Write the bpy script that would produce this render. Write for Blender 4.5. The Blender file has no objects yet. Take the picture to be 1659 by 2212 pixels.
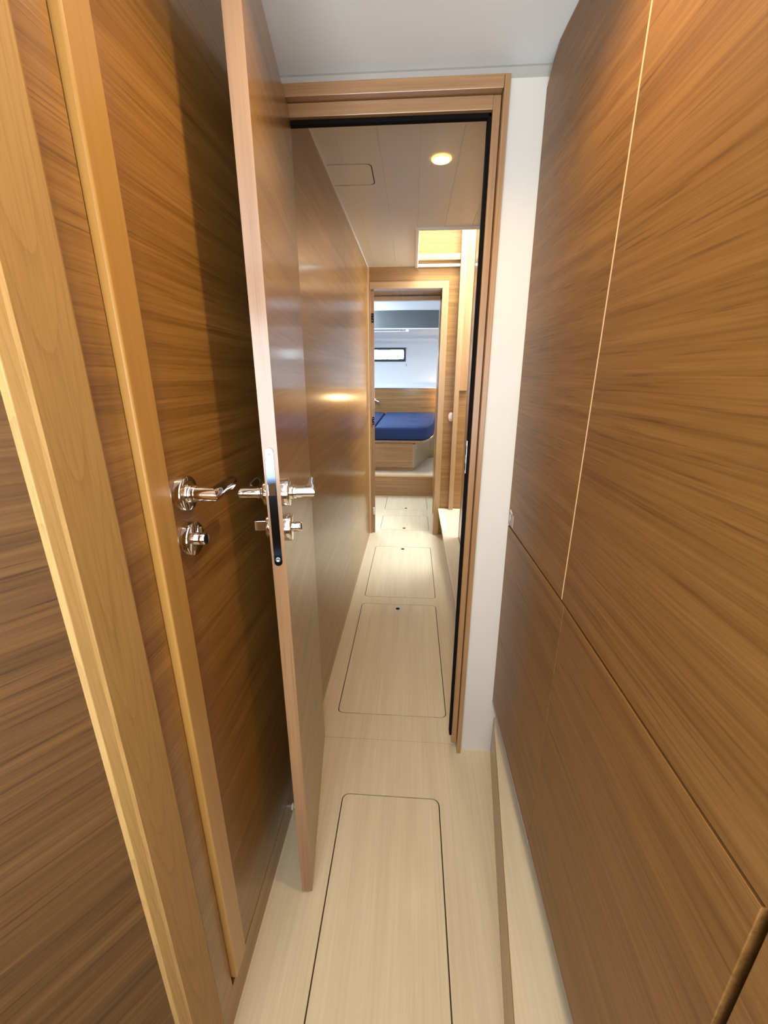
import bpy, bmesh, math
from mathutils import Vector, Matrix
from mathutils.geometry import tessellate_polygon
S = bpy.context.scene
COL = S.collection
R = math.radians

# ------------------------------------------------------------------ camera
CAM_H = 1.3
cd = bpy.data.cameras.new('camera'); cam = bpy.data.objects.new('camera', cd); COL.objects.link(cam)
S.camera = cam
PITCH, YAW, ROLL, FPX = 18.074, 3.889, -0.039, 893.18
cam.location = (0, 0, CAM_H)
cam.rotation_euler = (R(90 - PITCH), R(ROLL), R(YAW))
cd.sensor_fit = 'VERTICAL'; cd.sensor_height = 32.0; cd.lens = 32.0 * FPX / 2212.0
cd.clip_start = 0.02; cd.clip_end = 200

# ------------------------------------------------------------------ view, world
S.view_settings.view_transform = 'Standard'; S.view_settings.look = 'None'
S.view_settings.gamma = 1.0; S.view_settings.use_curve_mapping = False
S.view_settings.exposure = 0.8
w = bpy.data.worlds.new('sky'); S.world = w; w.use_nodes = True
bg = w.node_tree.nodes['Background']
bg.inputs[0].default_value = (0.80, 0.90, 1.0, 1); bg.inputs[1].default_value = 3.0

# ------------------------------------------------------------------ lights
def area(name, loc, size, sy, power, color, target=None, spread=180):
    l = bpy.data.lights.new(name, 'AREA'); l.shape = 'RECTANGLE'; l.size = size; l.size_y = sy
    l.energy = power; l.color = color; l.spread = R(spread)
    o = bpy.data.objects.new(name, l); COL.objects.link(o); o.location = loc
    d = (Vector(target) - Vector(loc)) if target else Vector((0, 0, -1))
    o.rotation_euler = d.to_track_quat('-Z', 'Y').to_euler()
    return o
WARM = (1.0, 0.70, 0.36); COOL = (0.84, 0.93, 1.0); NEUT = (1.0, 0.93, 0.84)
# daylight down the companionway and from the saloon, then two added fill lights
area('companionway_daylight', (0.52, 2.78, 3.20), 0.80, 0.36, 46, (0.76, 0.88, 1.0), (0.40, 3.30, 2.0))
area('saloon_daylight', (0.97, 2.98, 1.75), 0.75, 1.9, 38, (0.94, 0.97, 1.0), (0, 2.98, 1.5))
area('cabin_overhead_fill', (-1.15, 5.5, 2.42), 0.9, 1.2, 42, (0.74, 0.87, 1.0))  # added fill for the cabin, kept out of view; the ceiling has no opening
area('rear_upward_fill', (-0.1, -1.15, 1.22), 1.2, 1.2, 41, (0.84, 0.93, 1.0), (0.0, -.15, 2.25))  # added fill behind the camera, tilted up to brighten the near ceiling

# ------------------------------------------------------------------ materials
def mat(name):
    m = bpy.data.materials.new(name); m.use_nodes = True
    nt = m.node_tree; return m, nt, nt.nodes['Principled BSDF']
def plain(name, col, rough=0.5, metal=0.0, emit=None, es=0.0, spec=0.5, coat=0.0):
    m, nt, b = mat(name)
    b.inputs['Base Color'].default_value = (*col, 1); b.inputs['Roughness'].default_value = rough
    b.inputs['Metallic'].default_value = metal; b.inputs['Specular IOR Level'].default_value = spec
    b.inputs['Coat Weight'].default_value = coat
    if emit: b.inputs['Emission Color'].default_value = (*emit, 1); b.inputs['Emission Strength'].default_value = es
    return m
def painted(name, col, rough=0.5, var=0.03, scale=6, bump=0.0):
    m, nt, b = mat(name); N = nt.nodes; L = nt.links
    tc = N.new('ShaderNodeTexCoord'); n = N.new('ShaderNodeTexNoise'); n.inputs['Scale'].default_value = scale
    L.new(tc.outputs['Object'], n.inputs['Vector'])
    r = N.new('ShaderNodeValToRGB'); L.new(n.outputs['Fac'], r.inputs['Fac'])
    r.color_ramp.elements[0].position = .3; r.color_ramp.elements[1].position = .7
    r.color_ramp.elements[0].color = (*[c * (1 - var) for c in col], 1); r.color_ramp.elements[1].color = (*[min(1, c * (1 + var)) for c in col], 1)
    L.new(r.outputs['Color'], b.inputs['Base Color']); b.inputs['Roughness'].default_value = rough
    if bump:
        n2 = N.new('ShaderNodeTexNoise'); n2.inputs['Scale'].default_value = 600; L.new(tc.outputs['Object'], n2.inputs['Vector'])
        bp = N.new('ShaderNodeBump'); bp.inputs['Strength'].default_value = bump; bp.inputs['Distance'].default_value = .001
        L.new(n2.outputs['Fac'], bp.inputs['Height']); L.new(bp.outputs['Normal'], b.inputs['Normal'])
    return m
def wood(name, axis, dark, mid, light, fine=90, pore=0.5, rough=0.36, coat=0.5, broad=1.0, seed=0.0, bump=0.12, tilt=0.0):
    """straight-grained veneer, grain running along axis 0/1/2"""
    m, nt, b = mat(name); N = nt.nodes; L = nt.links
    tc = N.new('ShaderNodeTexCoord')
    mp0 = N.new('ShaderNodeMapping'); mp0.inputs['Location'].default_value = (seed, seed * .7, seed * 1.3)
    rot = [0, 0, 0]
    rot[0 if axis != 0 else 1] = tilt
    mp0.inputs['Rotation'].default_value = rot
    L.new(tc.outputs['Object'], mp0.inputs['Vector'])
    def layer(across, along, detail=3, rgh=.55, dist=0.0):
        mp = N.new('ShaderNodeMapping'); s = [across] * 3; s[axis] = along
        mp.inputs['Scale'].default_value = s; L.new(mp0.outputs['Vector'], mp.inputs['Vector'])
        n = N.new('ShaderNodeTexNoise'); n.inputs['Scale'].default_value = 1.0; n.inputs['Detail'].default_value = detail
        n.inputs['Roughness'].default_value = rgh; n.inputs['Distortion'].default_value = dist
        L.new(mp.outputs['Vector'], n.inputs['Vector']); return n
    a = layer(fine * .36 * broad, .9, 5, .68, .15); c = layer(fine * 2.8, 2.2, 3, .6); p = layer(fine * 4.0, 7.0, 2, .5)
    big = layer(2.2, .8, 2)
    mix1 = N.new('ShaderNodeMath'); mix1.operation = 'MULTIPLY_ADD'; mix1.inputs[1].default_value = .50
    L.new(a.outputs['Fac'], mix1.inputs[0])
    m2 = N.new('ShaderNodeMath'); m2.operation = 'MULTIPLY'; m2.inputs[1].default_value = .35; L.new(c.outputs['Fac'], m2.inputs[0])
    m3 = N.new('ShaderNodeMath'); m3.operation = 'MULTIPLY_ADD'; m3.inputs[1].default_value = .15; L.new(big.outputs['Fac'], m3.inputs[0]); L.new(m2.outputs[0], m3.inputs[2])
    L.new(m3.outputs[0], mix1.inputs[2])
    r = N.new('ShaderNodeValToRGB'); L.new(mix1.outputs[0], r.inputs['Fac'])
    e = r.color_ramp.elements; e[0].position = .36; e[0].color = (*dark, 1); e[1].position = .62; e[1].color = (*light, 1)
    k = e.new(.50); k.color = (*mid, 1)
    pr = N.new('ShaderNodeValToRGB'); L.new(p.outputs['Fac'], pr.inputs['Fac'])
    pe = pr.color_ramp.elements; pe[0].position = .30; pe[0].color = (1, 1, 1, 1); pe[1].position = .42; pe[1].color = (0, 0, 0, 1)
    pm = N.new('ShaderNodeMath'); pm.operation = 'MULTIPLY'; pm.inputs[1].default_value = pore; L.new(pr.outputs['Color'], pm.inputs[0])
    mx = N.new('ShaderNodeMixRGB'); mx.blend_type = 'MULTIPLY'; L.new(pm.outputs[0], mx.inputs['Fac'])
    L.new(r.outputs['Color'], mx.inputs['Color1']); mx.inputs['Color2'].default_value = (.42, .34, .28, 1)
    L.new(mx.outputs['Color'], b.inputs['Base Color'])
    b.inputs['Roughness'].default_value = rough; b.inputs['Coat Weight'].default_value = coat; b.inputs['Coat Roughness'].default_value = .14
    if bump:
        bp = N.new('ShaderNodeBump'); bp.inputs['Strength'].default_value = bump; bp.inputs['Distance'].default_value = .0006
        L.new(c.outputs['Fac'], bp.inputs['Height']); L.new(bp.outputs['Normal'], b.inputs['Normal'])
    return m
def cathedral(name, col1, col2):
    """pale veneer with long pointed growth-ring figure along z"""
    m, nt, b = mat(name); N = nt.nodes; L = nt.links
    tc = N.new('ShaderNodeTexCoord'); mp = N.new('ShaderNodeMapping'); L.new(tc.outputs['Object'], mp.inputs['Vector'])
    sx = N.new('ShaderNodeSeparateXYZ'); L.new(tc.outputs['Object'], sx.inputs[0])
    mp.inputs['Scale'].default_value = (12, 12, 2.4)
    n = N.new('ShaderNodeTexNoise'); n.inputs['Scale'].default_value = 1.0; n.inputs['Detail'].default_value = 1.5; L.new(mp.outputs['Vector'], n.inputs['Vector'])
    def mth(op, a, b_=None, c_=None):
        q = N.new('ShaderNodeMath'); q.operation = op
        for k, v in enumerate((a, b_, c_)):
            if v is None: continue
            if isinstance(v, (int, float)): q.inputs[k].default_value = v
            else: L.new(v, q.inputs[k])
        return q.outputs[0]
    y2 = mth('POWER', mth('ABSOLUTE', mth('ADD', sx.outputs['Y'], .004)), 2.0)
    v_ = mth('ADD', mth('MULTIPLY_ADD', y2, -260.0, sx.outputs['Z']), mth('MULTIPLY', n.outputs['Fac'], .55))
    fr = mth('FRACT', mth('MULTIPLY', v_, 7.5))
    ringv = mth('POWER', fr, 5.0)
    class F_: pass
    f = F_(); f.outputs = [ringv]
    mp2 = N.new('ShaderNodeMapping'); mp2.inputs['Scale'].default_value = (420, 420, 14); L.new(tc.outputs['Object'], mp2.inputs['Vector'])
    n2 = N.new('ShaderNodeTexNoise'); n2.inputs['Scale'].default_value = 1; L.new(mp2.outputs['Vector'], n2.inputs['Vector'])
    ad = N.new('ShaderNodeMath'); ad.operation = 'MULTIPLY_ADD'; ad.inputs[1].default_value = -.34; L.new(f.outputs[0], ad.inputs[0]); L.new(n2.outputs['Fac'], ad.inputs[2])
    r = N.new('ShaderNodeValToRGB'); L.new(ad.outputs[0], r.inputs['Fac'])
    e = r.color_ramp.elements; e[0].position = .05; e[0].color = (*col1, 1); e[1].position = .58; e[1].color = (*col2, 1)
    L.new(r.outputs['Color'], b.inputs['Base Color']); b.inputs['Roughness'].default_value = .55; b.inputs['Coat Weight'].default_value = 0
    return m
WD, WM, WL = (.165, .074, .014), (.275, .132, .030), (.365, .190, .052)
M = {}
M['wood_y'] = wood('teak_veneer_lengthwise', 1, WD, WM, WL)
M['wood_x'] = wood('teak_veneer_crosswise', 0, WD, WM, WL)
M['wood_z'] = wood('teak_trim_vertical', 2, (.27, .135, .05), (.35, .185, .075), (.42, .235, .10), pore=.3)
M['trim_x'] = wood('teak_trim_crosswise', 0, (.27, .135, .05), (.35, .185, .075), (.42, .235, .10), pore=.3)
M['edge_z'] = wood('solid_door_edging', 2, (.235, .120, .052), (.30, .160, .072), (.35, .195, .092), fine=60, pore=.3)
M['bead_z'] = wood('golden_bead', 2, (.40, .205, .045), (.44, .235, .055), (.48, .265, .07), fine=40, pore=.1)
M['trim_pale_z'] = wood('pale_teak_trim_vertical', 2, (.34, .195, .085), (.40, .240, .110), (.46, .285, .135), pore=.2)
M['trim_pale_x'] = wood('pale_teak_trim_crosswise', 0, (.34, .195, .085), (.40, .240, .110), (.46, .285, .135), pore=.2)
M['right_y'] = wood('teak_veneer_wide_panels', 1, (.135, .057, .012), (.225, .103, .024), (.29, .143, .039), fine=85, seed=3.1, broad=1.1, coat=.06, rough=.48)
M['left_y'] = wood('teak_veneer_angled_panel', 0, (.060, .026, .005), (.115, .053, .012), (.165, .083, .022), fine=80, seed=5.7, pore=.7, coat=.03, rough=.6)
M['birch'] = cathedral('birch_casing', (.34, .195, .062), (.43, .262, .088))
M['seam'] = plain('pale_edging_line', (.66, .42, .22), .5)
M['floor'] = wood('limed_floor_laminate', 1, (.63, .52, .34), (.69, .58, .39), (.75, .645, .45), fine=45, pore=.06, rough=.42, coat=0.05, bump=.03)
M['hatch'] = wood('limed_hatch_laminate', 1, (.63, .52, .34), (.70, .59, .395), (.755, .65, .45), fine=60, pore=.05, rough=.40, coat=.05, seed=8, bump=.03)
M['dark'] = plain('dark_groove', (.05, .03, .015), .8)
M['white'] = painted('white_liner', (.645, .610, .545), .5, .015, 3, .1)
M['ceil_near'] = painted('white_ceiling_vinyl', (.88, .93, .95), .6, .012, 3, .1)
M['cove'] = painted('grey_beige_cove', (.40, .37, .33), .7, .02, 3, .1)
M['ceil_far'] = painted('cream_ceiling_panel', (.80, .76, .67), .33, .015, 3)
M['ceil_gap'] = plain('pale_ceiling_joint', (.86, .84, .78), .5)
M['black'] = plain('black_rubber_seal', (.006, .005, .005), .9, spec=.1)
M['chrome'] = plain('polished_chrome', (.86, .85, .83), .07, 1.0)
M['steel'] = plain('brushed_steel', (.62, .66, .70), .25, 1.0)
M['plate'] = plain('stainless_plate', (.075, .10, .15), .09, 1.0)
M['alu'] = plain('anodised_aluminium', (.62, .66, .68), .5, .3)
M['greytrim'] = plain('grey_bottom_profile', (.36, .33, .32), .45, .2)
M['plastic'] = plain('white_plastic', (.80, .78, .74), .4)
M['pinkplastic'] = plain('pale_pink_plastic', (.85, .68, .58), .4)
M['blue'] = painted('navy_mattress_fabric', (.013, .036, .125), .85, .12, 60, .5)
M['cabin'] = painted('cabin_white_liner', (.76, .79, .82), .5, .01, 2)
M['blind'] = painted('grey_acrylic_hatch_shade', (.12, .135, .14), .22, .06, 3)
M['glass'] = None
m, nt, b = mat('window_glass'); b.inputs['Base Color'].default_value = (.9, .97, 1, 1); b.inputs['Roughness'].default_value = 0.0
b.inputs['Transmission Weight'].default_value = 1.0; b.inputs['IOR'].default_value = 1.1; M['glass'] = m
M['blackframe'] = plain('black_window_frame', (.02, .028, .032), .35)
M['rig'] = plain('rigging_metal', (.25, .30, .32), .4)
M['boat'] = plain('white_gelcoat', (.8, .85, .88), .3)
M['pink'] = plain('pink_print', (.75, .30, .28), .5)
M['lamp'] = plain('lit_lamp_lens', (1, .9, .7), .4, emit=(1.0, .80, .42), es=14)
M['halo_ring'] = plain('amber_halo_ring', (.9, .6, .2), .4, emit=(1.0, .55, .10), es=2.2)  # emission imitates the yellow halo around the lit lens
M['brass'] = plain('warm_lamp_ring', (.75, .55, .25), .35, 0.6)

# ------------------------------------------------------------------ helpers
def wloc(o):
    p = Vector((0, 0, 0))
    while o: p += o.location; o = o.parent
    return p
def link(name, bm, m, parent=None, world=True, smooth=False, bevel=0, seg=2, kind=None, label=None):
    bmesh.ops.recalc_face_normals(bm, faces=bm.faces)
    me = bpy.data.meshes.new(name)
    o = bpy.data.objects.new(name, me); COL.objects.link(o)
    if parent:
        o.parent = parent
        if world: bmesh.ops.translate(bm, verts=bm.verts, vec=-wloc(parent))
    bm.to_mesh(me); bm.free()
    if isinstance(m, str): m = M[m]
    me.materials.append(m)
    if smooth:
        for p in me.polygons: p.use_smooth = True
        e = o.modifiers.new('edges', 'EDGE_SPLIT'); e.split_angle = R(40)
    if bevel:
        bv = o.modifiers.new('bevel', 'BEVEL'); bv.width = bevel; bv.segments = seg; bv.limit_method = 'ANGLE'; bv.angle_limit = R(50)
        bv.harden_normals = False
    if kind: o['kind'] = kind
    if label: o['label'] = label
    return o
def bx(bm, x0, x1, y0, y1, z0, z1):
    v = [bm.verts.new((x, y, z)) for x in (x0, x1) for y in (y0, y1) for z in (z0, z1)]
    for f in ((0, 1, 3, 2), (4, 6, 7, 5), (0, 4, 5, 1), (2, 3, 7, 6), (0, 2, 6, 4), (1, 5, 7, 3)):
        bm.faces.new([v[i] for i in f])
def box(name, x0, x1, y0, y1, z0, z1, m, parent=None, **k):
    bm = bmesh.new(); bx(bm, x0, x1, y0, y1, z0, z1); return link(name, bm, m, parent, **k)
def prism(name, pts, ax, a0, a1, m, parent=None, **k):
    """extrude a 2-D outline along axis ax between a0 and a1; pts are the two other coords in xyz order"""
    bm = bmesh.new()
    def P(p, a):
        q = list(p); q.insert(ax, a); return q
    A = [bm.verts.new(P(p, a0)) for p in pts]; B = [bm.verts.new(P(p, a1)) for p in pts]
    n = len(pts)
    for i in range(n): bm.faces.new((A[i], A[(i + 1) % n], B[(i + 1) % n], B[i]))
    bm.faces.new(A[::-1]); bm.faces.new(B)
    return link(name, bm, m, parent, **k)
def rrect(x0, x1, y0, y1, r, n=6):
    out = []
    for cx, cy, a in ((x1 - r, y1 - r, 0), (x0 + r, y1 - r, 90), (x0 + r, y0 + r, 180), (x1 - r, y0 + r, 270)):
        for i in range(n + 1):
            t = R(a + 90 * i / n); out.append((cx + r * math.cos(t), cy + r * math.sin(t)))
    return out
def plate_holes(name, outer, holes, ax, a0, a1, m, parent=None, **k):
    """flat plate normal to axis ax with holes, thickness a0..a1"""
    bm = bmesh.new(); loops = [outer] + holes
    def P(p, a):
        q = list(p); q.insert(ax, a); return Vector(q)
    flat = [p for l in loops for p in l]
    tri = tessellate_polygon([[Vector((p[0], p[1], 0)) for p in l] for l in loops])
    A = [bm.verts.new(P(p, a0)) for p in flat]; B = [bm.verts.new(P(p, a1)) for p in flat]
    for t in tri:
        try: bm.faces.new([A[i] for i in t]); bm.faces.new([B[i] for i in reversed(t)])
        except ValueError: pass
    s = 0
    for l in loops:
        n = len(l)
        for i in range(n):
            bm.faces.new((A[s + i], A[s + (i + 1) % n], B[s + (i + 1) % n], B[s + i]))
        s += n
    return link(name, bm, m, parent, **k)
def lathe(bm, prof, origin, axis, n=40):
    """prof: list of (radius, distance along axis)"""
    o = Vector(origin); a = Vector(axis).normalized()
    u = a.orthogonal().normalized(); v = a.cross(u)
    rings = []
    for r, h in prof:
        if r < 1e-6: rings.append([bm.verts.new(o + a * h)])
        else: rings.append([bm.verts.new(o + a * h + (u * math.cos(2 * math.pi * i / n) + v * math.sin(2 * math.pi * i / n)) * r) for i in range(n)])
    for A, B in zip(rings, rings[1:]):
        for i in range(n):
            j = (i + 1) % n
            if len(A) == 1 and len(B) == 1: continue
            if len(A) == 1: bm.faces.new((A[0], B[i], B[j]))
            elif len(B) == 1: bm.faces.new((A[i], B[0], A[j]))
            else: bm.faces.new((A[i], B[i], B[j], A[j]))
def tube(bm, path, radii, n=20, up=(0, 0, 1)):
    """radii: list of (across, vertical)"""
    P = [Vector(p) for p in path]; rings = []
    for i, p in enumerate(P):
        if i == 0: t = P[1] - P[0]
        elif i == len(P) - 1: t = P[-1] - P[-2]
        else: t = (P[i + 1] - p).normalized() + (p - P[i - 1]).normalized()
        t.normalize(); u = Vector(up); s = t.cross(u).normalized(); u = s.cross(t)
        a, c = radii[i]
        rings.append([bm.verts.new(p + s * a * math.cos(2 * math.pi * k / n) + u * c * math.sin(2 * math.pi * k / n)) for k in range(n)])
    for A, B in zip(rings, rings[1:]):
        for k in range(n): bm.faces.new((A[k], B[k], B[(k + 1) % n], A[(k + 1) % n]))
    bm.faces.new(rings[0][::-1]); bm.faces.new(rings[-1])
def empty(name, loc, label, cat, group=None, rz=0, kind=None):
    o = bpy.data.objects.new(name, None); COL.objects.link(o); o.location = loc; o.rotation_euler = (0, 0, rz)
    o.empty_display_size = .05
    o['label'] = label; o['category'] = cat
    if group: o['group'] = group
    if kind: o['kind'] = kind
    return o
def tag(o, label, cat, group=None, kind=None):
    o['label'] = label; o['category'] = cat
    if group: o['group'] = group
    if kind: o['kind'] = kind
    return o
ST = 'structure'
X_L = -0.35          # left wall plane
Y1 = 1.19            # near bulkhead
Y2 = 3.38            # far bulkhead
Y3 = 3.95            # inner frame of far doorway
ZN, ZC = 1.958, 2.055  # ceilings

# ================================================================== SETTING
# ---- floor (two sheets meeting at the door line) with real cut-outs for the lids
G = 0.0036
LIDS = [(-0.199, 0.109, 0.10, 0.992), (-0.277, 0.158, 1.337, 2.191), (-0.273, 0.162, 2.279, 3.079), (-0.268, 0.163, 3.474, 3.871), (-0.266, 0.167, 4.066, 4.580)]
f1 = plate_holes('floor', [(-1.0, -.5), (.6, -.5), (.6, 1.2115), (-1.0, 1.2115)], [rrect(a - G, b_ + G, c - G, d + G, .022)[::-1] for a, b_, c, d in LIDS[:1]], 2, -.0045, 0, 'floor', kind=ST)
f2 = plate_holes('floor', [(-1.0, 1.2130), (1.1, 1.2130), (1.1, 4.62), (-1.0, 4.62)], [rrect(a - G, b_ + G, c - G, d + G, .022)[::-1] for a, b_, c, d in LIDS[1:]], 2, -.0045, 0, 'floor', kind=ST)
tag(f1, 'pale limed floor sheet on the near side of the door line', 'floor', kind=ST)
tag(f2, 'pale limed floor sheet running down the passage', 'floor', kind=ST)
tag(box('floor_underlay', -1.0, 1.1, -1.6, 4.62, -.05, -.005, 'dark', kind=ST), 'dark subfloor seen in the narrow joints', 'floor')
f3 = box('floor', -1.7, 1.1, 4.60, 7.3, .20, .24, 'floor', kind=ST); tag(f3, 'raised pale cabin floor in front of the berth', 'floor')
tag(box('trim_1', -1.0, .6, 4.597, 4.612, 0, .225, 'wood_x', kind=ST), 'wooden riser under the raised cabin floor', 'riser')
tag(box('trim_2', -1.0, .6, 4.590, 4.612, .226, .242, 'seam', kind=ST), 'pale nosing along the top of the riser', 'trim')

# ---- left wall : near part, gap for the closed door, corridor part
wl = empty('wall_left', (X_L, 1, 0), 'teak-veneered wall along the left side of the passage', 'wall', kind=ST)
box('wall_panel', X_L - .03, X_L, .36, .492, 0, ZN + .2, 'wood_y', wl)
box('wall_panel', X_L - .03, X_L, .492, 1.16, 0, .088, 'wood_y', wl)
box('wall_panel', X_L - .03, X_L, 1.13, 2.30, .088, 2.4, 'wood_y', wl)
box('wall_panel', X_L - .03, X_L, 1.16, 2.30, 0, .088, 'wood_y', wl)
box('wall_panel', X_L - .03, X_L, 2.302, Y2 + .02, 0, 2.4, 'wood_y', wl)
box('backing', X_L - .06, X_L - .032, .45, Y2, 0, 2.4, 'dark', wl)
# angled panel nearest to the camera
ang = math.radians(35)
ax0, ay0 = X_L + .002, .362
dx, dy = math.sin(ang), math.cos(ang)
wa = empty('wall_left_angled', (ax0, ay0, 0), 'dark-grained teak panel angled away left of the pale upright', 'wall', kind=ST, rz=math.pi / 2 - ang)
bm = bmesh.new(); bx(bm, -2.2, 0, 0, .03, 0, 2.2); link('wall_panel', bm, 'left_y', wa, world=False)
# ---- right wall behind the veneer panels, near bulkhead, back
tag(box('wall_right', .335, .36, -1.6, Y1 + .02, 0, 2.1, 'wood_y', kind=ST), 'wooden lining behind the right-hand panels', 'wall')
tag(box('wall_back', -1.7, .6, -1.63, -1.6, 0, 2.1, 'wood_x', kind=ST), 'pale wall behind the camera', 'wall')
wb = empty('wall_bulkhead', (0, Y1, 0), 'white bulkhead strip right of the near door frame', 'wall', kind=ST)
box('white_panel', .199, .345, Y1, Y1 + .04, 0, 1.932, 'white', wb)
box('white_panel', -.40, -.32, Y1, Y1 + .04, 0, 1.932, 'wood_z', wb)
bm = bmesh.new()
pr = [(Y1 + .012, 1.925), (Y1 + .012, 1.948), (Y1 + .008, 1.956), (Y1 - .002, 1.962), (Y1 + .05, 1.99), (Y1 + .05, 1.925)]
prism('cove', pr, 0, -.40, .345, 'cove', wb)
box('upper_bulkhead', -.40, .345, Y1 + .02, Y1 + .045, 1.934, 2.06, 'white', wb)
# ---- ceilings
tag(box('ceiling', -1.7, .6, -1.63, Y1 + .05, ZN, ZN + .03, 'ceil_near', kind=ST), 'white ceiling above the near vestibule', 'ceiling')
HO = (0.015, .62, 2.583, Y2 - .012)
# corridor ceiling as separate boards with pale joints
cl = empty('ceiling_corridor', (0, 2.3, ZC), 'cream boarded ceiling of the passage with pale joints', 'ceiling', kind=ST)
joints = [X_L, -.278, -.135, .006, .147, .290, .62]
for i in range(6):
    a, c = joints[i] + .0012, joints[i + 1] - .0012
    if c > HO[0] and a >= 0: box('board', a, c, Y1 + .04, HO[2], ZC, ZC + .02, 'ceil_far', cl, bevel=.0015)
    elif c > HO[0]: box('board', a, c, Y1 + .04, HO[2], ZC, ZC + .02, 'ceil_far', cl)
    else: box('board', a, c, Y1 + .04, Y2, ZC, ZC + .02, 'ceil_far', cl, bevel=.0015)
for q in joints[1:-1]: box('joint', q - .0012, q + .0012, Y1 + .04, (Y2 if q < .015 else HO[2] - .024), ZC - .0008, ZC + .002, 'ceil_gap', cl)
box('joint_backing', X_L, .01, Y1 + .04, Y2, ZC + .003, ZC + .03, 'ceil_gap', cl)
box('joint_backing', 0, .62, Y1 + .04, HO[2], ZC + .003, ZC + .03, 'ceil_gap', cl)
box('edge_bead', X_L, X_L + .006, Y1 + .04, Y2, ZC - .005, ZC, 'ceil_gap', cl)
# ---- corridor right wall (ends at the companionway) and outer shell
tag(box('wall_corridor_right', .335, .365, Y1 + .03, 2.70, .22, 2.4, 'wood_y', kind=ST), 'teak wall on the right of the passage, ending at the companionway', 'wall')
box('end_edging', .3335, .366, 2.70, 2.712, .241, 2.4, 'seam', bpy.data.objects['wall_corridor_right'])
tag(box('wall_companionway', -.005, .013, 2.56, Y2, ZC + .03, 3.3, 'white', kind=ST), 'white lining of the companionway shaft', 'wall')
tag(box('wall_companionway', 0, 1.0, 2.56, 2.58, ZC + .03, 3.3, 'white', kind=ST), 'white lining of the companionway shaft', 'wall')
tag(box('wall_companionway', .98, 1.0, 2.56, Y2, 0, 3.3, 'white', kind=ST), 'white lining of the companionway shaft', 'wall')
tag(box('wall_companionway', .366, 1.0, 2.56, 2.58, 0, ZC + .03, 'white', kind=ST), 'white lining of the companionway shaft', 'wall')
# ---- far bulkhead with doorway
DXL, DXR, DZT = -.313, .195, 1.912
wf = empty('wall_far', (0, Y2, 0), 'teak bulkhead across the end of the passage', 'wall', kind=ST)
box('wall_panel', DXR + .02, 1.0, Y2, Y2 + .03, 0, 3.3, 'wood_x', wf)
box('wall_panel', X_L - .03, DXR + .02, Y2, Y2 + .03, DZT + .02, 3.3, 'wood_x', wf)
box('wall_panel', X_L - .03, DXL - .02, Y2, Y2 + .03, 0, DZT + .02, 'wood_z', wf)
box('corner_bead', X_L, X_L + .010, Y2 - .012, Y2, 0, ZC, 'seam', wf)
# ---- passage lining between the two frames
pw = empty('wall_vestibule', (.2, 3.7, 0), 'short wood-lined lobby behind the far door frame', 'wall', kind=ST)
box('side_lining', .24, .27, Y2 + .03, 4.6, 0, 2.1, 'wood_y', pw)
box('top_lining', -1.0, .27, Y2 + .03, Y3 + .04, 1.965, 2.0, 'wood_y', pw)
box('side_lining', -1.0, -.97, Y2 + .03, 4.6, 0, 2.1, 'wood_y', pw)

# ---- cabin shell
YB = 7.15
cb = empty('wall_cabin', (0, YB, 0), 'white lined cabin wall behind the berth', 'wall', kind=ST)
WX0, WX1, WZ0, WZ1 = -.95, -.150, 1.553, 1.738
plate_holes('lining', [(-1.75, 1.12), (1.1, 1.12), (1.1, 1.88), (-1.75, 1.88)], [rrect(WX0, WX1, WZ0, WZ1, .018)[::-1]], 1, YB, YB + .04, 'cabin', cb)
box('headboard_panel', -1.75, 1.1, YB - .02, YB + .03, .24, 1.125, 'wood_x', cb)
box('headboard_cap', -1.75, 1.1, YB - .045, YB + .0, 1.125, 1.150, 'cabin', cb, bevel=.006)
# curved hull-side moulding above the window, leaning inwards
pr = [(YB, 1.85), (YB - .045, 1.835), (YB - .075, 1.85), (YB - .085, 1.875), (YB - .06, 1.90), (YB - .16, 2.00), (YB - .33, 2.045), (YB - .33, 2.12), (YB + .04, 2.12), (YB + .04, 1.85)]
prism('moulding', pr, 0, -1.75, 1.1, 'cabin', cb, smooth=True)
tag(box('wall_cabin_side', 1.1, 1.13, 4.0, YB + .04, 0, 2.6, 'cabin', kind=ST), 'white lined cabin wall', 'wall')
tag(box('wall_cabin_side', -1.78, -1.75, 4.0, YB + .04, 0, 2.6, 'cabin', kind=ST), 'white lined cabin wall', 'wall')
tag(box('wall_cabin_front', .27, 1.1, 4.56, 4.6, .24, 2.6, 'cabin', kind=ST), 'white lined cabin wall', 'wall')
tag(box('wall_cabin_front', -1.75, -.97, 4.56, 4.6, 0, 2.6, 'cabin', kind=ST), 'white lined cabin wall', 'wall')
tag(box('wall_cabin_front', -1.75, 1.1, Y3 + .05, Y3 + .08, 1.955, 2.6, 'cabin', kind=ST), 'white lined cabin wall', 'wall')
tag(box('ceiling', -1.78, 1.13, 3.95, YB + .04, 2.46, 2.5, 'cabin', kind=ST), 'white cabin ceiling above the berth', 'ceiling')
# roof beam with the smoked hatch shade
w1 = empty('window_1', (-.55, YB, 1.64), 'narrow black-framed window in the cabin wall over the berth', 'window', kind=ST)
plate_holes('window_frame', rrect(WX0 - .012, WX1 + .016, WZ0 - .014, WZ1 + .012, .004), [rrect(WX0 + .02, WX1 - .016, WZ0 + .022, WZ1 - .018, .022)[::-1]], 1, YB - .008, YB + .03, 'blackframe', w1)
box('pane', WX0 + .01, WX1 - .01, YB + .016, YB + .020, WZ0 + .01, WZ1 - .01, 'glass', w1)
bm = bmesh.new(); lathe(bm, [(.0, -.012), (.009, -.012), (.009, .0), (0, 0)], (-.225, YB - .01, WZ0 + .012), (0, -1, 0), 12)
link('window_catch', bm, 'blackframe', w1)

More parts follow.
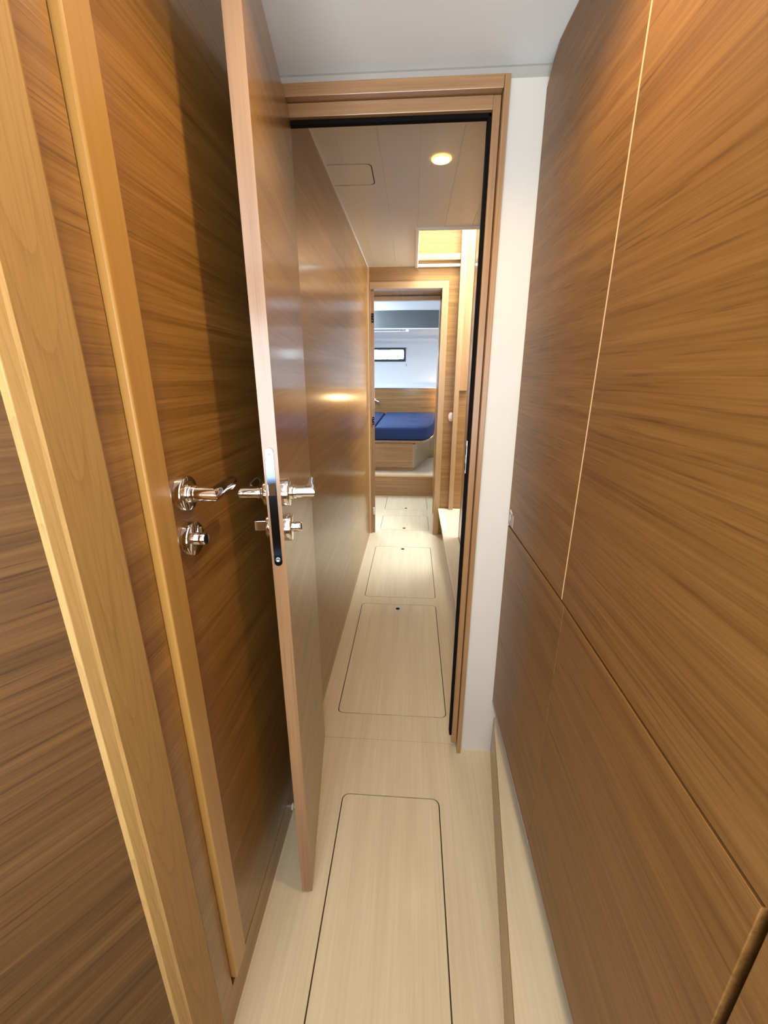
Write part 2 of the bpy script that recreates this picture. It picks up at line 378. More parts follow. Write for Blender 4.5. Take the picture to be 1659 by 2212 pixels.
# ---- near door frame (trim) : outer casing, inner stop, black seal
t1 = empty('trim_3', (0, Y1, 0), 'stepped teak frame around the near doorway with black rubber seal', 'door frame', kind=ST)
XO, XI, XS = .199, .184, .1665
box('casing', XI + .0015, XO, Y1 - .018, Y1 + .05, 0, 1.932, 'wood_z', t1, bevel=.0012)
box('casing', XS, XI, Y1 + .002, Y1 + .05, .028, 1.905, 'wood_z', t1, bevel=.0012)
box('header', -.334, XI + .001, Y1 - .018, Y1 + .05, 1.907, 1.932, 'trim_x', t1, bevel=.0012)
box('header', -.334, XS, Y1 + .002, Y1 + .05, 1.879, 1.9055, 'trim_x', t1, bevel=.0012)
box('casing', -.350, -.334, Y1 - .018, Y1 + .05, 0, 1.932, 'wood_z', t1)
box('seal', XS - .0075, XS, Y1 + .012, Y1 + .040, .05, 1.879, 'black', t1, bevel=.002)
box('seal', -.334, XS, Y1 + .012, Y1 + .028, 1.869, 1.879, 'black', t1, bevel=.002)
box('strike_plate', XS - .0095, XS - .0072, Y1 + .018, Y1 + .034, 1.03, 1.125, 'steel', t1, label='bright metal strike plate')
bm = bmesh.new(); bx(bm, XS - .0100, XS - .0090, Y1 + .018, Y1 + .030, 1.085, 1.112); bx(bm, XS - .0100, XS - .0090, Y1 + .018, Y1 + .030, 1.04, 1.060)
link('strike_hole', bm, 'black', t1)

# ---- far door frame
t2 = empty('trim_4', (0, Y2, 0), 'light teak frame around the far cabin doorway', 'door frame', kind=ST)
box('casing', DXR, DXR + .046, Y2 - .012, Y2 + .05, 0, 1.958, 'trim_pale_z', t2, bevel=.0015)
box('header', X_L + .012, DXR - .0008, Y2 - .012, Y2 + .05, DZT, 1.958, 'trim_pale_x', t2, bevel=.0015)
box('casing', X_L + .012, DXL - .018, Y2 - .012, Y2 + .05, 0, DZT, 'trim_pale_z', t2, bevel=.0015)
box('inner_stile', DXL - .016, DXL + .005, Y2 + .008, Y2 + .05, 0, DZT, 'edge_z', t2)
box('inner_frame', .217, .26, Y3, Y3 + .05, 0, 1.957, 'wood_z', t2)
box('inner_header', -1.0, .26, Y3, Y3 + .05, 1.928, 1.957, 'trim_x', t2)
for z0, z1, mm, lb in ((1.690, 1.752, 'black', 'black top hinge on the left jamb'), (.935, .995, 'black', 'black middle hinge on the left jamb'), (.170, .232, 'plastic', 'white bottom hinge on the left jamb')):
    h = box('hinge', DXL - .010, DXL + .0045, Y2 - .001, Y2 + .009, z0, z1, mm, t2, label=lb, bevel=.001)
    bm = bmesh.new()
    for zz in (.2, .5, .8):
        lathe(bm, [(0, .0), (.0028, .0), (.0028, .0016), (0, .0016)], (DXL - .004 + (.004 if zz == .5 else 0), Y2 - .0008, z0 + (z1 - z0) * zz), (0, -1, 0), 10)
    link('screw', bm, 'steel' if mm == 'black' else 'black', h)

# ---- pale upright, left foreground (rounded left and right edges)
t3 = empty('trim_5', (X_L, .4, 0), 'wide pale birch upright with cathedral grain, nearest on the left', 'trim', kind=ST)
pr = [(X_L - .03, .350), (X_L - .002, .3495), (X_L + .001, .3495), (X_L + .0055, .3625), (X_L + .008, .366), (X_L + .008, .434), (X_L + .006, .4385), (X_L, .440), (X_L - .03, .440)]
prism('upright', pr, 2, 0, ZN, 'birch', t3, bevel=.001)

# ================================================================== DOORS
def lever_set(parent, o, n, d, z_lock, kind):
    """o: rose centre on the face (parent space), n: outward normal, d: direction of the lever"""
    o, n, d = Vector(o), Vector(n), Vector(d); up = Vector((0, 0, 1))
    h = bmesh.new()
    lathe(h, [(.0275, 0), (.0275, .0085), (.0265, .0105), (.0245, .0112), (.0150, .0112), (.0145, .0112), (.0145, .0165), (.0138, .0175), (.0125, .0178), (.0125, .0190), (.0138, .0195), (.0138, .0225), (.0, .0225)], o, n, 48)
    hd = link('handle_rose', h, 'chrome', parent, world=False, smooth=True, label='round chrome handle rose')
    b2 = bmesh.new(); lathe(b2, [(.0, .021), (.0120, .021), (.0120, .036), (.0, .036)], o, n, 32)
    link('handle_neck', b2, 'chrome', hd, world=False, smooth=True)
    b3 = bmesh.new(); e = o + n * .0465
    path = [o + n * .034, e]; rad = [(.0120, .0120), (.0170, .0120)]
    for q, up_, a, v in ((.0140, 0, .0116, .0120), (.022, .0, .0096, .0120), (.031, 0, .0070, .0118), (.05, -.001, .0062, .0122), (.070, -.002, .0057, .0122), (.082, -.0025, .0053, .0112), (.090, -.003, .0048, .0088), (.0945, -.003, .004, .0055), (.0960, -.003, .002, .002)):
        path.append(e + d * q + n * up_); rad.append((a, v))
    tube(b3, path, rad, 28)
    link('lever', b3, 'chrome', hd, world=False, smooth=True)
    lo = Vector((o.x, o.y, z_lock)) ; h2 = bmesh.new()
    if kind == 'turn':
        lathe(h2, [(.0275, 0), (.0275, .0085), (.0265, .0105), (.0245, .0112), (0, .0112)], lo, n, 48)
        lr = link('lock_rose', h2, 'chrome', parent, world=False, smooth=True, label='round chrome lock rose')
        b4 = bmesh.new(); lathe(b4, [(.0100, .010), (.0100, .0175), (.0094, .018), (.0100, .0185), (.0100, .0265), (.0090, .028), (0, .028)], lo, n, 32)
        link('lock_knob', b4, 'chrome', lr, world=False, smooth=True)
        b5 = bmesh.new(); c = lo + n * .0282
        s_ = n.cross(up)
        q = [c + s_ * a * .0016 + up * b_ * .0065 + n * e for e in (0, .0006) for a, b_ in ((-1, -1), (1, -1), (1, 1), (-1, 1))]
        v = [b5.verts.new(p) for p in q]
        for f in ((0, 1, 2, 3), (7, 6, 5, 4), (0, 4, 5, 1), (1, 5, 6, 2), (2, 6, 7, 3), (3, 7, 4, 0)): b5.faces.new([v[i] for i in f])
        link('coin_slot', b5, 'black', lr, world=False)
    else:
        lathe(h2, [(.0255, 0), (.0255, .0085), (.0245, .0105), (.0225, .0112), (0, .0112)], lo, n, 48)
        lr = link('lock_rose', h2, 'chrome', parent, world=False, smooth=True, label='round chrome lock rose')
        b4 = bmesh.new(); c = lo + n * .022
        q = [c + d * a * .0035 + up * b_ * .010 + n * e for e in (-.012, .014) for a, b_ in ((-1, -1), (1, -1), (1, 1), (-1, 1))]
        v = [b4.verts.new(p) for p in q]
        for f in ((0, 1, 2, 3), (7, 6, 5, 4), (0, 4, 5, 1), (1, 5, 6, 2), (2, 6, 7, 3), (3, 7, 4, 0)): b4.faces.new([v[i] for i in f])
        link('thumb_turn', b4, 'chrome', lr, world=False, bevel=.001)

# open leaf
a = math.asin(.1375)
d1 = empty('door_1', (-.307, 1.213, 0), 'teak door standing open towards the camera with chrome lever and lock plate', 'door', kind=ST, rz=a)
TH = .0265; LW = .502
def lbox(name, x0, x1, y0, y1, z0, z1, m, par=d1, **k):
    bm = bmesh.new(); bx(bm, x0, x1, y0, y1, z0, z1); return link(name, bm, m, par, world=False, **k)
lbox('leaf', -TH, 0, -LW + .001, 0, .006, 1.886, 'wood_y', bevel=.0008)
lbox('edge_strip', -TH, 0, -LW - .0005, -LW + .001, .006, 1.886, 'edge_z', label='pale solid edging of the door')
bm = bmesh.new()
r0 = rrect(-.0145 - .0075, -.0145 + .0075, .953, 1.181, .0074, 8)
A = [bm.verts.new((x, -LW - .0004, z)) for x, z in r0]; B = [bm.verts.new((x, -LW - .0022, z)) for x, z in r0]
for i in range(len(A)): bm.faces.new((A[i], A[(i + 1) % len(A)], B[(i + 1) % len(A)], B[i]))
bm.faces.new(A); bm.faces.new(B[::-1])
fp = link('lock_plate', bm, 'plate', d1, world=False, label='long round-ended mirror-polished lock plate')
for z in (1.168, .966):
    bm = bmesh.new(); lathe(bm, [(.0046, .0), (.0046, .0012), (.0038, .0014), (.0018, .0006), (0, .0006)], (-.0145, -LW - .0022, z), (0, -1, 0), 20)
    link('screw', bm, 'steel', fp, world=False, smooth=True)
bm = bmesh.new()
v = [bm.verts.new(p) for p in ((-.0205, -LW - .002, 1.094), (-.0085, -LW - .002, 1.094), (-.0085, -LW - .002, 1.118), (-.0205, -LW - .002, 1.118), (-.0205, -LW - .010, 1.096), (-.0195, -LW - .010, 1.096), (-.0195, -LW - .010, 1.116), (-.0205, -LW - .010, 1.116))]
for f in ((0, 1, 5, 4), (1, 2, 6, 5), (2, 3, 7, 6), (3, 0, 4, 7), (4, 5, 6, 7), (0, 3, 2, 1)): bm.faces.new([v[i] for i in f])
link('latch_bolt', bm, 'steel', fp, world=False)
lever_set(d1, (0, -LW + .040, 1.089), (1, 0, 0), (0, 1, 0), 1.018, 'turn')
lever_set(d1, (-TH, -LW + .040, 1.089), (-1, 0, 0), (0, 1, 0), 1.022, 'flat')
for z in (.25, 1.0, 1.65):
    bm = bmesh.new(); lathe(bm, [(0, 0), (.006, 0), (.006, .07), (0, .07)], (-.032, .002, z), (0, 0, 1), 16)
    link('hinge', bm, 'steel', d1, world=False, smooth=True)

# closed door in the left wall
d2 = empty('door_2', (X_L, .546, .09), 'closed teak door in the left wall beside a golden bead', 'door', kind=ST)
box('leaf', X_L - .028, X_L - .0005, .5445, 1.128, .0905, ZN + .2, 'wood_y', d2, bevel=.0008)
lever_set(d2, (0, .590 - .546, 1.130 - .09), (1, 0, 0), (0, 1, 0), 1.056 - .09, 'turn')
bd = box('door_bead', X_L - .01, X_L + .012, .4945, .5425, .112, ZN, 'bead_z', d2, bevel=.003, seg=3, label='golden upright bead along the door edge')

# ================================================================== THINGS
# floor lids
LB = ['large pale floor lid in the foreground, on the near side of the door line', 'long pale floor lid just past the near doorway, finger hole at its far end',
      'pale floor lid midway down the passage, beside the low wooden ledge', 'small pale floor lid in the far doorway, finger hole at its near end', 'small pale floor lid farthest away, just before the wooden riser']
DOT = [None, (-.063, 2.143), (-.057, 3.037), (-.056, 3.515), (-.050, 4.113)]
for i, (x0, x1, y0, y1) in enumerate(LIDS):
    t = empty('floor_hatch', ((x0 + x1) / 2, (y0 + y1) / 2, -.0045), LB[i], 'floor hatch', 'lift-out lids let into the cabin sole')
    hl = [] if DOT[i] is None else [[(DOT[i][0] + .012 * math.cos(q * math.pi / 10), DOT[i][1] + .012 * math.sin(q * math.pi / 10)) for q in range(20)][::-1]]
    plate_holes('lid', rrect(x0, x1, y0, y1, .020), hl, 2, -.0045, .0, 'hatch', t)
    if hl:
        bm = bmesh.new(); lathe(bm, [(.0145, .0), (.0145, .0012), (.0115, .0012), (.0110, -.003), (0, -.003)], (*DOT[i], 0), (0, 0, 1), 28)
        link('finger_ring', bm, 'brass' if 0 else 'steel', t, smooth=True)
        bm = bmesh.new(); lathe(bm, [(.0112, .0008), (0, .0008)], (*DOT[i], 0), (0, 0, 1), 28); link('finger_hole', bm, 'black', t)

# right hand veneer panels over a slanting plinth
YS, YN, ZS, ZB, XR = .742, .247, .880, .235, .300
def xp(y, z):
    t = max(0, (y - YS) / (Y1 - YS)); return XR - t * (.0015 + .0170 * max(0, (z - ZB) / (1.91 - ZB)))
def panel(name, y0, y1, z0, z1, m, parent, cut=False):
    bm = bmesh.new(); NY_, NZ_ = 14, 14; F = {}; Bk = {}
    for i in range(NY_ + 1):
        y = y0 + (y1 - y0) * i / NY_
        zt = z1 if not cut or y < 1.12 else z1 + (1.910 - z1) * ((y - 1.12) / (y1 - 1.12)) ** 1.6
        for j in range(NZ_ + 1):
            z = z0 + (zt - z0) * j / NZ_
            F[i, j] = bm.verts.new((xp(y, z), y, z)); Bk[i, j] = bm.verts.new((xp(y, z) + .022, y, z))
    for i in range(NY_):
        for j in range(NZ_):
            bm.faces.new((F[i, j], F[i + 1, j], F[i + 1, j + 1], F[i, j + 1])); bm.faces.new((Bk[i, j], Bk[i, j + 1], Bk[i + 1, j + 1], Bk[i + 1, j]))
    for i in range(NY_):
        bm.faces.new((F[i, 0], Bk[i, 0], Bk[i + 1, 0], F[i + 1, 0])); bm.faces.new((F[i, NZ_], F[i + 1, NZ_], Bk[i + 1, NZ_], Bk[i, NZ_]))
    for j in range(NZ_):
        bm.faces.new((F[0, j], F[0, j + 1], Bk[0, j + 1], Bk[0, j])); bm.faces.new((F[NY_, j], Bk[NY_, j], Bk[NY_, j + 1], F[NY_, j + 1]))
    o = link(name, bm, m, parent, bevel=.0009)
    return o
GP = 'veneered locker panels on the right'
def wpanel(label, y0, y1, z0, z1, extra=None, cut=False):
    t = empty('wall_panel', (XR + .01, (y0 + y1) / 2, z0), label, 'wall panel', GP)
    panel('veneer', y0, y1, z0, z1, 'right_y', t, cut)
    if extra: extra(t)
def e1(t): box('edging', XR - .0004, XR + .003, YS + .0004, YS + .0018, ZS + .004, ZN, 'seam', t, label='pale edging line')
def e2(t): box('bottom_profile', XR - .0025, XR + .020, YS - .018, Y1 - .004, ZB - .010, ZB - .0005, 'greytrim', t, label='grey bottom profile')
def e3(t): box('bottom_profile', XR - .0004, XR + .020, YN + .002, YS - .0205, ZB - .010, ZB - .0005, 'greytrim', t, label='grey bottom profile')
wpanel('tall upper teak panel beside the white bulkhead, right of the near doorway', YS + .002, Y1 - .002, ZS + .0035, ZN - .001, e1, True)
wpanel('large upper teak panel nearest the camera on the right', YN - .24, YS - .0018, ZS + .0035, ZN - .001)
wpanel('narrow lower teak panel below the horizontal seam, beside the white bulkhead', YS - .0155, Y1 - .002, ZB, ZS - .002, e2)
wpanel('large lower teak panel below the horizontal seam, over the open plinth', YN, YS - .018, ZB, ZS - .002, e3)
wpanel('lower teak panel cut off by the bottom right corner, past the wide dark groove', -.25, YN - .010, .16, ZS - .002)
tag(box('trim_8', XR + .016, .334, YN - .03, YN + .02, .16, ZS + .02, 'dark', kind=ST), 'dark groove between the lower right panels', 'groove')
tag(box('trim_9', XR + .0225, .334, YN - .2, Y1 - .004, ZS - .01, ZS + .012, 'dark', kind=ST), 'dark horizontal groove between upper and lower right panels', 'groove')
pl = empty('plinth', (.26, .8, 0), 'low wooden plinth with pale top under the right-hand panels', 'plinth')
prf = [(.309, 1.186), (.1195 + .0, -.28), (.60, -.28), (.60, 1.186)]
x_at = lambda y: .155 + .129 * y
bm = bmesh.new()
def quadbox(bm, pts, z0, z1):
    A = [bm.verts.new((*p, z0)) for p in pts]; B = [bm.verts.new((*p, z1)) for p in pts]
    for i in range(4): bm.faces.new((A[i], A[(i + 1) % 4], B[(i + 1) % 4], B[i]))
    bm.faces.new(A[::-1]); bm.faces.new(B)
quadbox(bm, [(x_at(-.3), -.3), (x_at(-.3) + .012, -.3), (x_at(1.187) + .012, 1.187), (x_at(1.187), 1.187)], 0, .150)
link('riser', bm, 'wood_y', pl)
bm = bmesh.new(); quadbox(bm, [(x_at(-.3) + .001, -.3), (.334, -.3), (.334, 1.187), (x_at(1.187) + .001, 1.187)], .150, .156)
link('top', bm, 'floor', pl, label='pale top of the plinth')

# low step along the right of the corridor
sp = empty('step', (.28, 2.3, 0), 'low pale-topped ledge and step along the right of the passage', 'step')
box('riser', .272, .284, Y1 + .052, Y2 - .001, 0, .222, 'floor', sp)
box('tread', .230, .98, 2.72, Y2 - .001, .222, .240, 'floor', sp, bevel=.003)
box('tread', .230, .334, Y1 + .052, 2.718, .222, .240, 'floor', sp, bevel=.003)
st = box('anti_slip_strip', .238, .268, 2.80, Y2 - .05, .2402, .2425, 'alu', sp, bevel=.0006, label='grey metal anti-slip strip')
for y in (2.84, Y2 - .09):
    bm = bmesh.new(); lathe(bm, [(.0035, .0), (.0035, .0008), (0, .0008)], (.253, y, .2425), (0, 0, 1), 14); link('screw', bm, 'steel', st)

# post and lintel at the companionway
po = empty('post_and_lintel', (.335, Y2 - .02, .24), 'light teak post and lintel beside the companionway opening', 'post')
box('post', .314, .352, Y2 - .046, Y2 - .001, .2405, 2.62, 'trim_pale_z', po, bevel=.003, seg=3)
box('lintel', .016, .313, Y2 - .036, Y2 - .001, 2.087, 2.125, 'trim_pale_x', po, bevel=.002)
cv = empty('corner_locker', (.39, Y2 - .03, 1.2), 'slim teak cover beside the post ending in a dark notch', 'cover')
box('cover', .3535, .415, Y2 - .028, Y2 - .001, 1.20, 2.9, 'wood_z', cv, bevel=.001)
sw = empty('light_switch', (.300, Y2, 1.0), 'small pale oval switch on the bulkhead beside the post', 'switch')
bm = bmesh.new(); lathe(bm, [(.021, 0), (.021, .006), (.017, .010), (0, .011)], (0, 0, 0), (0, -1, 0), 28)
for v in bm.verts: v.co.z *= 1.7
bmesh.ops.translate(bm, verts=bm.verts, vec=(.302, Y2, 1.0)); link('cover_plate', bm, 'pinkplastic', sw, smooth=True)
box('rocker', .296, .308, Y2 - .013, Y2 - .009, .985, 1.015, 'plastic', sw, bevel=.001)

# rim of the ceiling opening
rm = empty('trim_7', (.3, 2.95, ZC), 'cream moulded rim around the daylight opening in the passage ceiling', 'rim', kind=ST)
def framebar(name, pts):
    return prism(name, pts[0], pts[1], pts[2], pts[3], 'ceil_gap', rm, bevel=.002)
xx0, yy0 = HO[0], HO[2]
framebar('rim', ([(xx0 - .024, ZC - .001), (xx0 - .020, ZC - .010), (xx0 - .003, ZC - .012), (xx0, ZC - .008), (xx0, ZC + .05), (xx0 - .024, ZC + .05)], 1, yy0 - .02, Y2 - .003))
box('rim', xx0 - .003, .62, yy0 - .022, yy0, ZC - .010, ZC + .05, 'ceil_gap', rm, bevel=.003)
box('rim', xx0, .313, Y2 - .030, Y2 - .003, ZC - .008, ZC + .008, 'ceil_gap', rm, bevel=.003)

# access panel in corridor ceiling
ap = empty('ceiling_access_panel', (-.26, 1.94, ZC), 'rounded cream access cover in the passage ceiling, against the left wall', 'access cover')
pts = rrect(X_L - .03, -.178, 1.857, 2.028, .022)
pts = [(max(x, X_L + .001), y) for x, y in pts]
u = []
for p in pts:
    if not u or (abs(p[0] - u[-1][0]) + abs(p[1] - u[-1][1])) > 1e-5: u.append(p)
u2 = [(x + (.004 if x > -.3 else 0), y + (.005 if y > 1.94 else .0)) for x, y in u]
prism('cover', u, 2, ZC - .0018, ZC - .0011, 'ceil_far', ap)
prism('gasket', u2, 2, ZC - .0010, ZC - .0005, 'dark', ap, label='dark joint around the cover')

# downlight
dl = empty('ceiling_downlight', (.084, 1.838, ZC), 'small round lit downlight in the passage ceiling', 'ceiling light')
bm = bmesh.new(); lathe(bm, [(.036, 0), (.036, .003), (.034, .0050), (.031, .0055), (.030, .001)], (.084, 1.838, ZC), (0, 0, -1), 36); link('bezel', bm, 'halo_ring', dl, smooth=True)  # bezel made to glow, standing in for the lamp's halo
bm = bmesh.new(); lathe(bm, [(.031, .001), (.031, .004), (.020, .0075), (0, .0090)], (.084, 1.838, ZC), (0, 0, -1), 36); link('lens', bm, 'lamp', dl, smooth=True)
def lamp(name, loc, energy, color, size=150, blend=.6, rad=.02):
    l = bpy.data.lights.new(name, 'SPOT'); l.energy = energy; l.color = color; l.spot_size = R(size); l.spot_blend = blend; l.shadow_soft_size = rad
    o = bpy.data.objects.new(name, l); COL.objects.link(o); o.location = loc; return o
lamp('passage_lamp', (.084, 1.838, ZC - .012), 6.5, (1, .80, .50))
# vestibule downlights, above and behind the camera
for i, (x, y, e) in enumerate(((.09, .60, 10.5), (-.02, -.35, 9))):
    t = empty('ceiling_downlight', (x, y, ZN), ['small round downlight over the open door, above the picture', 'small round downlight behind the camera'][i], 'ceiling light')
    bm = bmesh.new(); lathe(bm, [(.034, 0), (.034, .003), (.031, .0055), (.024, .006), (.022, .001)], (x, y, ZN), (0, 0, -1), 36); link('bezel', bm, 'brass', t, smooth=True)
    bm = bmesh.new(); lathe(bm, [(.023, .001), (.023, .004), (.015, .0065), (0, .0075)], (x, y, ZN), (0, 0, -1), 36); link('lens', bm, 'lamp', t, smooth=True)
    lamp('vestibule_lamp', (x, y, ZN - .014), e, (1.0, .70, .36), 152, .5, .022)

# sticker on the panel beside the bulkhead
sk = empty('sticker', (.296, 1.16, .885), 'tiny white and pink sticker on the panel edge above the seam', 'sticker')
def xs(y): return xp(y, .9) - .0010
def onpanel(name, poly, m, off=0):
    bm = bmesh.new(); A = [bm.verts.new((xs(y) - off, y, z)) for y, z in poly]; B = [bm.verts.new((xs(y) + .0006, y, z)) for y, z in poly]; n = len(poly)
    bm.faces.new(A); bm.faces.new(B[::-1])
    for i in range(n): bm.faces.new((A[i], B[i], B[(i + 1) % n], A[(i + 1) % n]))
    link(name, bm, m, sk)
onpanel('backing', [(1.178, .888), (1.178, .925), (1.130, .925), (1.130, .888)], 'greytrim')
onpanel('white_mark', [(1.176, .926), (1.172, .934), (1.150, .928), (1.152, .924)], 'plastic', .0004)
onpanel('white_mark', [(1.174, .898), (1.174, .918), (1.168, .918), (1.168, .911), (1.158, .908), (1.168, .906), (1.168, .898)], 'plastic', .0004)
onpanel('pink_bar', [(1.140, .889), (1.140, .924), (1.133, .924), (1.133, .889)], 'pink', .0004)

# door stop at the foot of the left wall
ds = empty('door_stop', (X_L, .925, .02), 'small white door stop at the foot of the left wall', 'door stop')
bm = bmesh.new(); lathe(bm, [(.010, 0), (.010, .003), (.004, .005), (.004, .022), (.008, .024), (.008, .030), (0, .031)], (X_L, .925, .02), (1, 0, 0), 20); link('body', bm, 'plastic', ds, smooth=True)

# ================================================================== CABIN CONTENTS
be = empty('berth', (0, 5.0, .24), 'built-in teak berth base behind the far doorway, under blue mattresses', 'berth')
BF = 4.86
fb = [(-1.70, 4.81), (.030, 4.81), (.235, 5.62), (.70, 6.2), (.70, 7.08), (-1.70, 7.08)]
prism('toe_kick', [(x - .01, y + .03) for x, y in fb], 2, .24, .285, 'wood_x', be)
prism('base', fb, 2, .2855, .560, 'wood_x', be)
prism('corner_post', [(.004, 4.807), (.032, 4.807), (.060, 4.92), (.035, 4.925)], 2, .2855, .560, 'edge_z', be)
bo = [(-1.70, BF), (.085, BF), (.125, 4.885), (.160, 4.95), (.193, 5.04), (.225, 5.15), (.253, 5.28), (.288, 5.47), (.40, 7.095), (-1.70, 7.095)]
prism('berth_board', bo, 2, .5605, .590, 'edge_z', be, bevel=.004)
def mattress(name, out, label, tufts):
    ys = [p[1] for p in out]; xs_ = [p[0] for p in out]
    t = empty(name, (sum(xs_) / len(xs_), sum(ys) / len(ys), .5905), label, 'mattress', 'blue mattresses on the berth')
    bm = bmesh.new(); x0, x1, y0, y1 = min(xs_), max(xs_), min(ys), max(ys)
    # rounded slab: rings inset towards the top
    z0, z1 = .592, .742
    def inset(k):
        cx, cy = sum(xs_) / len(xs_), sum(ys) / len(ys); n = len(out); r = []
        for i in range(n):
            p = Vector(out[i]); a_ = Vector(out[i - 1]); b_ = Vector(out[(i + 1) % n])
            e1_ = (p - a_).normalized(); e2_ = (b_ - p).normalized(); nn = Vector((-e1_.y - e2_.y, e1_.x + e2_.x)).normalized()
            c_ = max(.5, nn.dot(Vector((-e1_.y, e1_.x)))); r.append(p + nn * k / c_)
        return r
    prof = [(.022, z0), (.006, z0 + .006), (0, z0 + .02), (0, z1 - .035), (.006, z1 - .014), (.018, z1 - .004), (.035, z1)]
    rings = [[bm.verts.new((q.x, q.y, z)) for q in inset(k)] for k, z in prof]
    n = len(out)
    for A, B in zip(rings, rings[1:]):
        for i in range(n): bm.faces.new((A[i], A[(i + 1) % n], B[(i + 1) % n], B[i]))
    bm.faces.new(rings[0][::-1])
    top = bm.faces.new(rings[-1])
    link('mattress_body', bm, 'blue', t, smooth=True)
    # quilted top skin, with dimples
    q = inset(.034); bx0, bx1 = min(p.x for p in q), max(p.x for p in q); by0, by1 = min(p.y for p in q), max(p.y for p in q)
    bm = bmesh.new(); NX, NY = 60, 60; V = {}
    def inside(x, y):
        c = False
        for i in range(len(q)):
            a_, b_ = q[i], q[i - 1]
            if (a_.y > y) != (b_.y > y) and x < (b_.x - a_.x) * (y - a_.y) / (b_.y - a_.y) + a_.x: c = not c
        return c
    for i in range(NX + 1):
        for j in range(NY + 1):
            x, y = bx0 + (bx1 - bx0) * i / NX, by0 + (by1 - by0) * j / NY
            e = min((min(max(((Vector((x, y)) - q[k - 1]).dot(q[k] - q[k - 1])) / max((q[k] - q[k - 1]).length_squared, 1e-9), 0), 1), k) for k in range(1)) if 0 else None
            dmin = 9
            for k in range(len(q)):
                a_, b_ = q[k - 1], q[k]; ab = b_ - a_; tt = min(max((Vector((x, y)) - a_).dot(ab) / max(ab.length_squared, 1e-9), 0), 1)
                dmin = min(dmin, (Vector((x, y)) - a_ - ab * tt).length)
            if not inside(x, y): continue
            h = .014 * (1 - math.exp(-dmin / .08))
            for tx, ty in tufts: h -= .016 * math.exp(-(((x - tx) / .055) ** 2 + ((y - ty) / .07) ** 2))
            V[i, j] = bm.verts.new((x, y, z1 + .0005 + h))
    for i in range(NX):
        for j in range(NY):
            ks = [(i, j), (i + 1, j), (i + 1, j + 1), (i, j + 1)]
            if all(k in V for k in ks): bm.faces.new([V[k] for k in ks])
    o = link('quilted_top', bm, 'blue', t)
    for p in o.data.polygons: p.use_smooth = True
    return t
mattress('mattress', [(-.450, 4.90), (.075, 4.90), (.12, 4.915), (.16, 4.96), (.19, 5.04), (.222, 5.16), (.276, 5.47), (.378, 7.09), (-.450, 7.09)], 'large blue mattress on the right of the berth, with tuft dimples', [(.02, 5.45), (.02, 6.05), (.02, 6.6), (.22, 6.05)])
mattress('mattress', [(-1.30, 4.90), (-.463, 4.90), (-.463, 7.09), (-1.30, 7.09)], 'blue mattress on the left of the berth, cut off by the door jamb', [(-.85, 5.4), (-.85, 6.1)])

# smoked shade under the deckhead, cabin roof beam
rb = empty('roof_blind', (0, 6.4, 2.1), 'smoky grey shade panel hanging below the cabin ceiling', 'shade')
pts = []
for i in range(13):
    y = 6.30 + .18 * math.sin(math.pi * i / 12) * .3
bm = bmesh.new(); NXX = 24; R1 = []; R2 = []
for i in range(NXX + 1):
    x = -1.6 + 2.6 * i / NXX; k = ((x + .1) / 1.3) ** 2
    R1.append([bm.verts.new((x, 6.40, 1.962)), bm.verts.new((x, 6.42, 2.196 - .03 * k)), bm.verts.new((x, 6.45, 2.196 - .03 * k)), bm.verts.new((x, 6.43, 1.962))])
for A, B in zip(R1, R1[1:]):
    for k in range(4): bm.faces.new((A[k], B[k], B[(k + 1) % 4], A[(k + 1) % 4]))
bm.faces.new(R1[0]); bm.faces.new(R1[-1][::-1])
link('shade', bm, 'blind', rb, smooth=True)
box('bottom_rail', -1.6, 1.0, 6.395, 6.435, 1.948, 1.961, 'cabin', rb)
tag(box('trim_6', -1.7, 1.05, 6.44, 6.60, 2.10, 2.46, 'cabin', kind=ST), 'white roof beam behind the grey shade', 'beam')
# upper coach-roof light strip between the shade and the moulding
w2 = empty('window_2', (-.5, 6.9, 1.95), 'thin bright window strip under the grey shade', 'window', kind=ST)
plate_holes('window_frame', rrect(-1.0, -.085, 1.915, 1.960, .004), [rrect(-.98, -.125, 1.921, 1.954, .004)[::-1]], 1, 6.405, 6.425, 'cabin', w2)
box('pane', -.98, -.125, 6.413, 6.416, 1.921, 1.954, 'glass', w2)
for x in (-.385, -.235, -.195): box('glazing_bar', x, x + .006, 6.402, 6.412, 1.920, 1.955, 'rig', w2)

# chrome reading lamp at the head of the berth
rl = empty('reading_lamp', (-.60, YB - .02, .92), 'small chrome reading lamp on the wooden headboard by the left jamb', 'lamp')
bm = bmesh.new(); lathe(bm, [(.025, 0), (.025, .01), (.02, .014), (0, .014)], (-.63, YB - .02, .93), (0, -1, 0), 24); link('base', bm, 'chrome', rl, smooth=True)
bm = bmesh.new(); tube(bm, [(-.63, YB - .03, .93), (-.63, YB - .07, .93), (-.60, YB - .085, .925), (-.565, YB - .085, .905)], [(.008, .008), (.009, .009), (.013, .013), (.017, .017)], 16); link('arm', bm, 'chrome', rl, smooth=True)

# small fittings on the white lining right of the window
for z, ln in ((1.745, .018), (1.50, .028)):
    o = box('curtain_stud', -.1235, -.1165, YB - .010, YB - .0005, z - ln, z + ln * .2, 'greytrim', bevel=.001)
    tag(o, 'small grey stud beside the top corner of the cabin window' if z > 1.6 else 'small grey stud below the corner of the cabin window', 'stud')

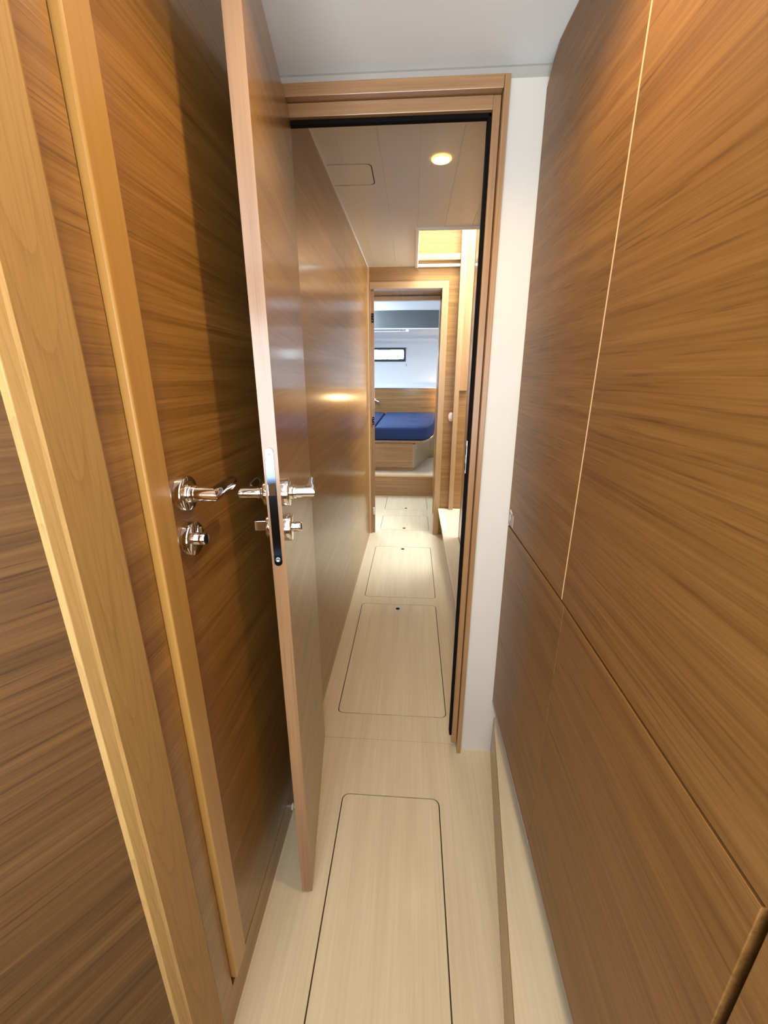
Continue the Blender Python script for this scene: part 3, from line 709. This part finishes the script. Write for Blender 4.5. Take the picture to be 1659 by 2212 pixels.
# marina seen through the window : mast, boom, shrouds of a moored yacht and its deck
mr = empty('moored_yacht', (-.7, 10.5, 1.5), 'moored yacht rigging seen through the cabin window', 'yacht')
def rod(name, pts, rr):
    bm = bmesh.new(); tube(bm, pts, [(rr, rr)] * len(pts), 8, (0, 1, 0)); link(name, bm, 'rig', mr)
bm = bmesh.new(); bx(bm, -2.4, .6, 10.5, 11.6, .79, 1.665); link('hull', bm, 'boat', mr, bevel=.03)
rod('mast', [(-.645, 10.6, 1.66), (-.652, 10.6, 3.2)], .010)
rod('spreader', [(-.87, 10.6, 1.915), (-.565, 10.6, 1.915)], .012)
rod('shroud', [(-.335, 10.6, 1.66), (-.60, 10.6, 2.65)], .009)
rod('shroud', [(-.265, 10.6, 1.66), (-.58, 10.6, 2.65)], .006)
rod('pulpit', [(-.745, 10.58, 1.66), (-.735, 10.58, 1.765), (-.645, 10.58, 1.765)], .011)
bm = bmesh.new(); bx(bm, -.36, -.28, 10.55, 10.65, 1.665, 1.755); link('winch', bm, 'rig', mr, bevel=.02)
tag(box('water', -6, 6, 8.0, 30, .70, .80, plain('harbour_water', (.30, .42, .45), .15), kind=ST), 'harbour water outside', 'water')

rl2 = empty('reading_lamp', (.62, YB - .02, 1.0), 'small warm reading lamp on the headboard, hidden by the right jamb', 'lamp')
bm = bmesh.new(); lathe(bm, [(.025, 0), (.025, .01), (.02, .014), (0, .014)], (.62, YB - .02, 1.0), (0, -1, 0), 24); link('base', bm, 'chrome', rl2, smooth=True)
bm = bmesh.new(); tube(bm, [(.62, YB - .03, 1.0), (.62, YB - .07, 1.0), (.60, YB - .085, .995)], [(.008, .008), (.009, .009), (.015, .015)], 16); link('arm', bm, 'chrome', rl2, smooth=True)
lp = bpy.data.lights.new('reading_lamp_bulb', 'POINT'); lp.energy = 5; lp.color = (1, .70, .35); lp.shadow_soft_size = .03
lo_ = bpy.data.objects.new('reading_lamp_bulb', lp); COL.objects.link(lo_); lo_.location = (.55, YB - .14, .98)
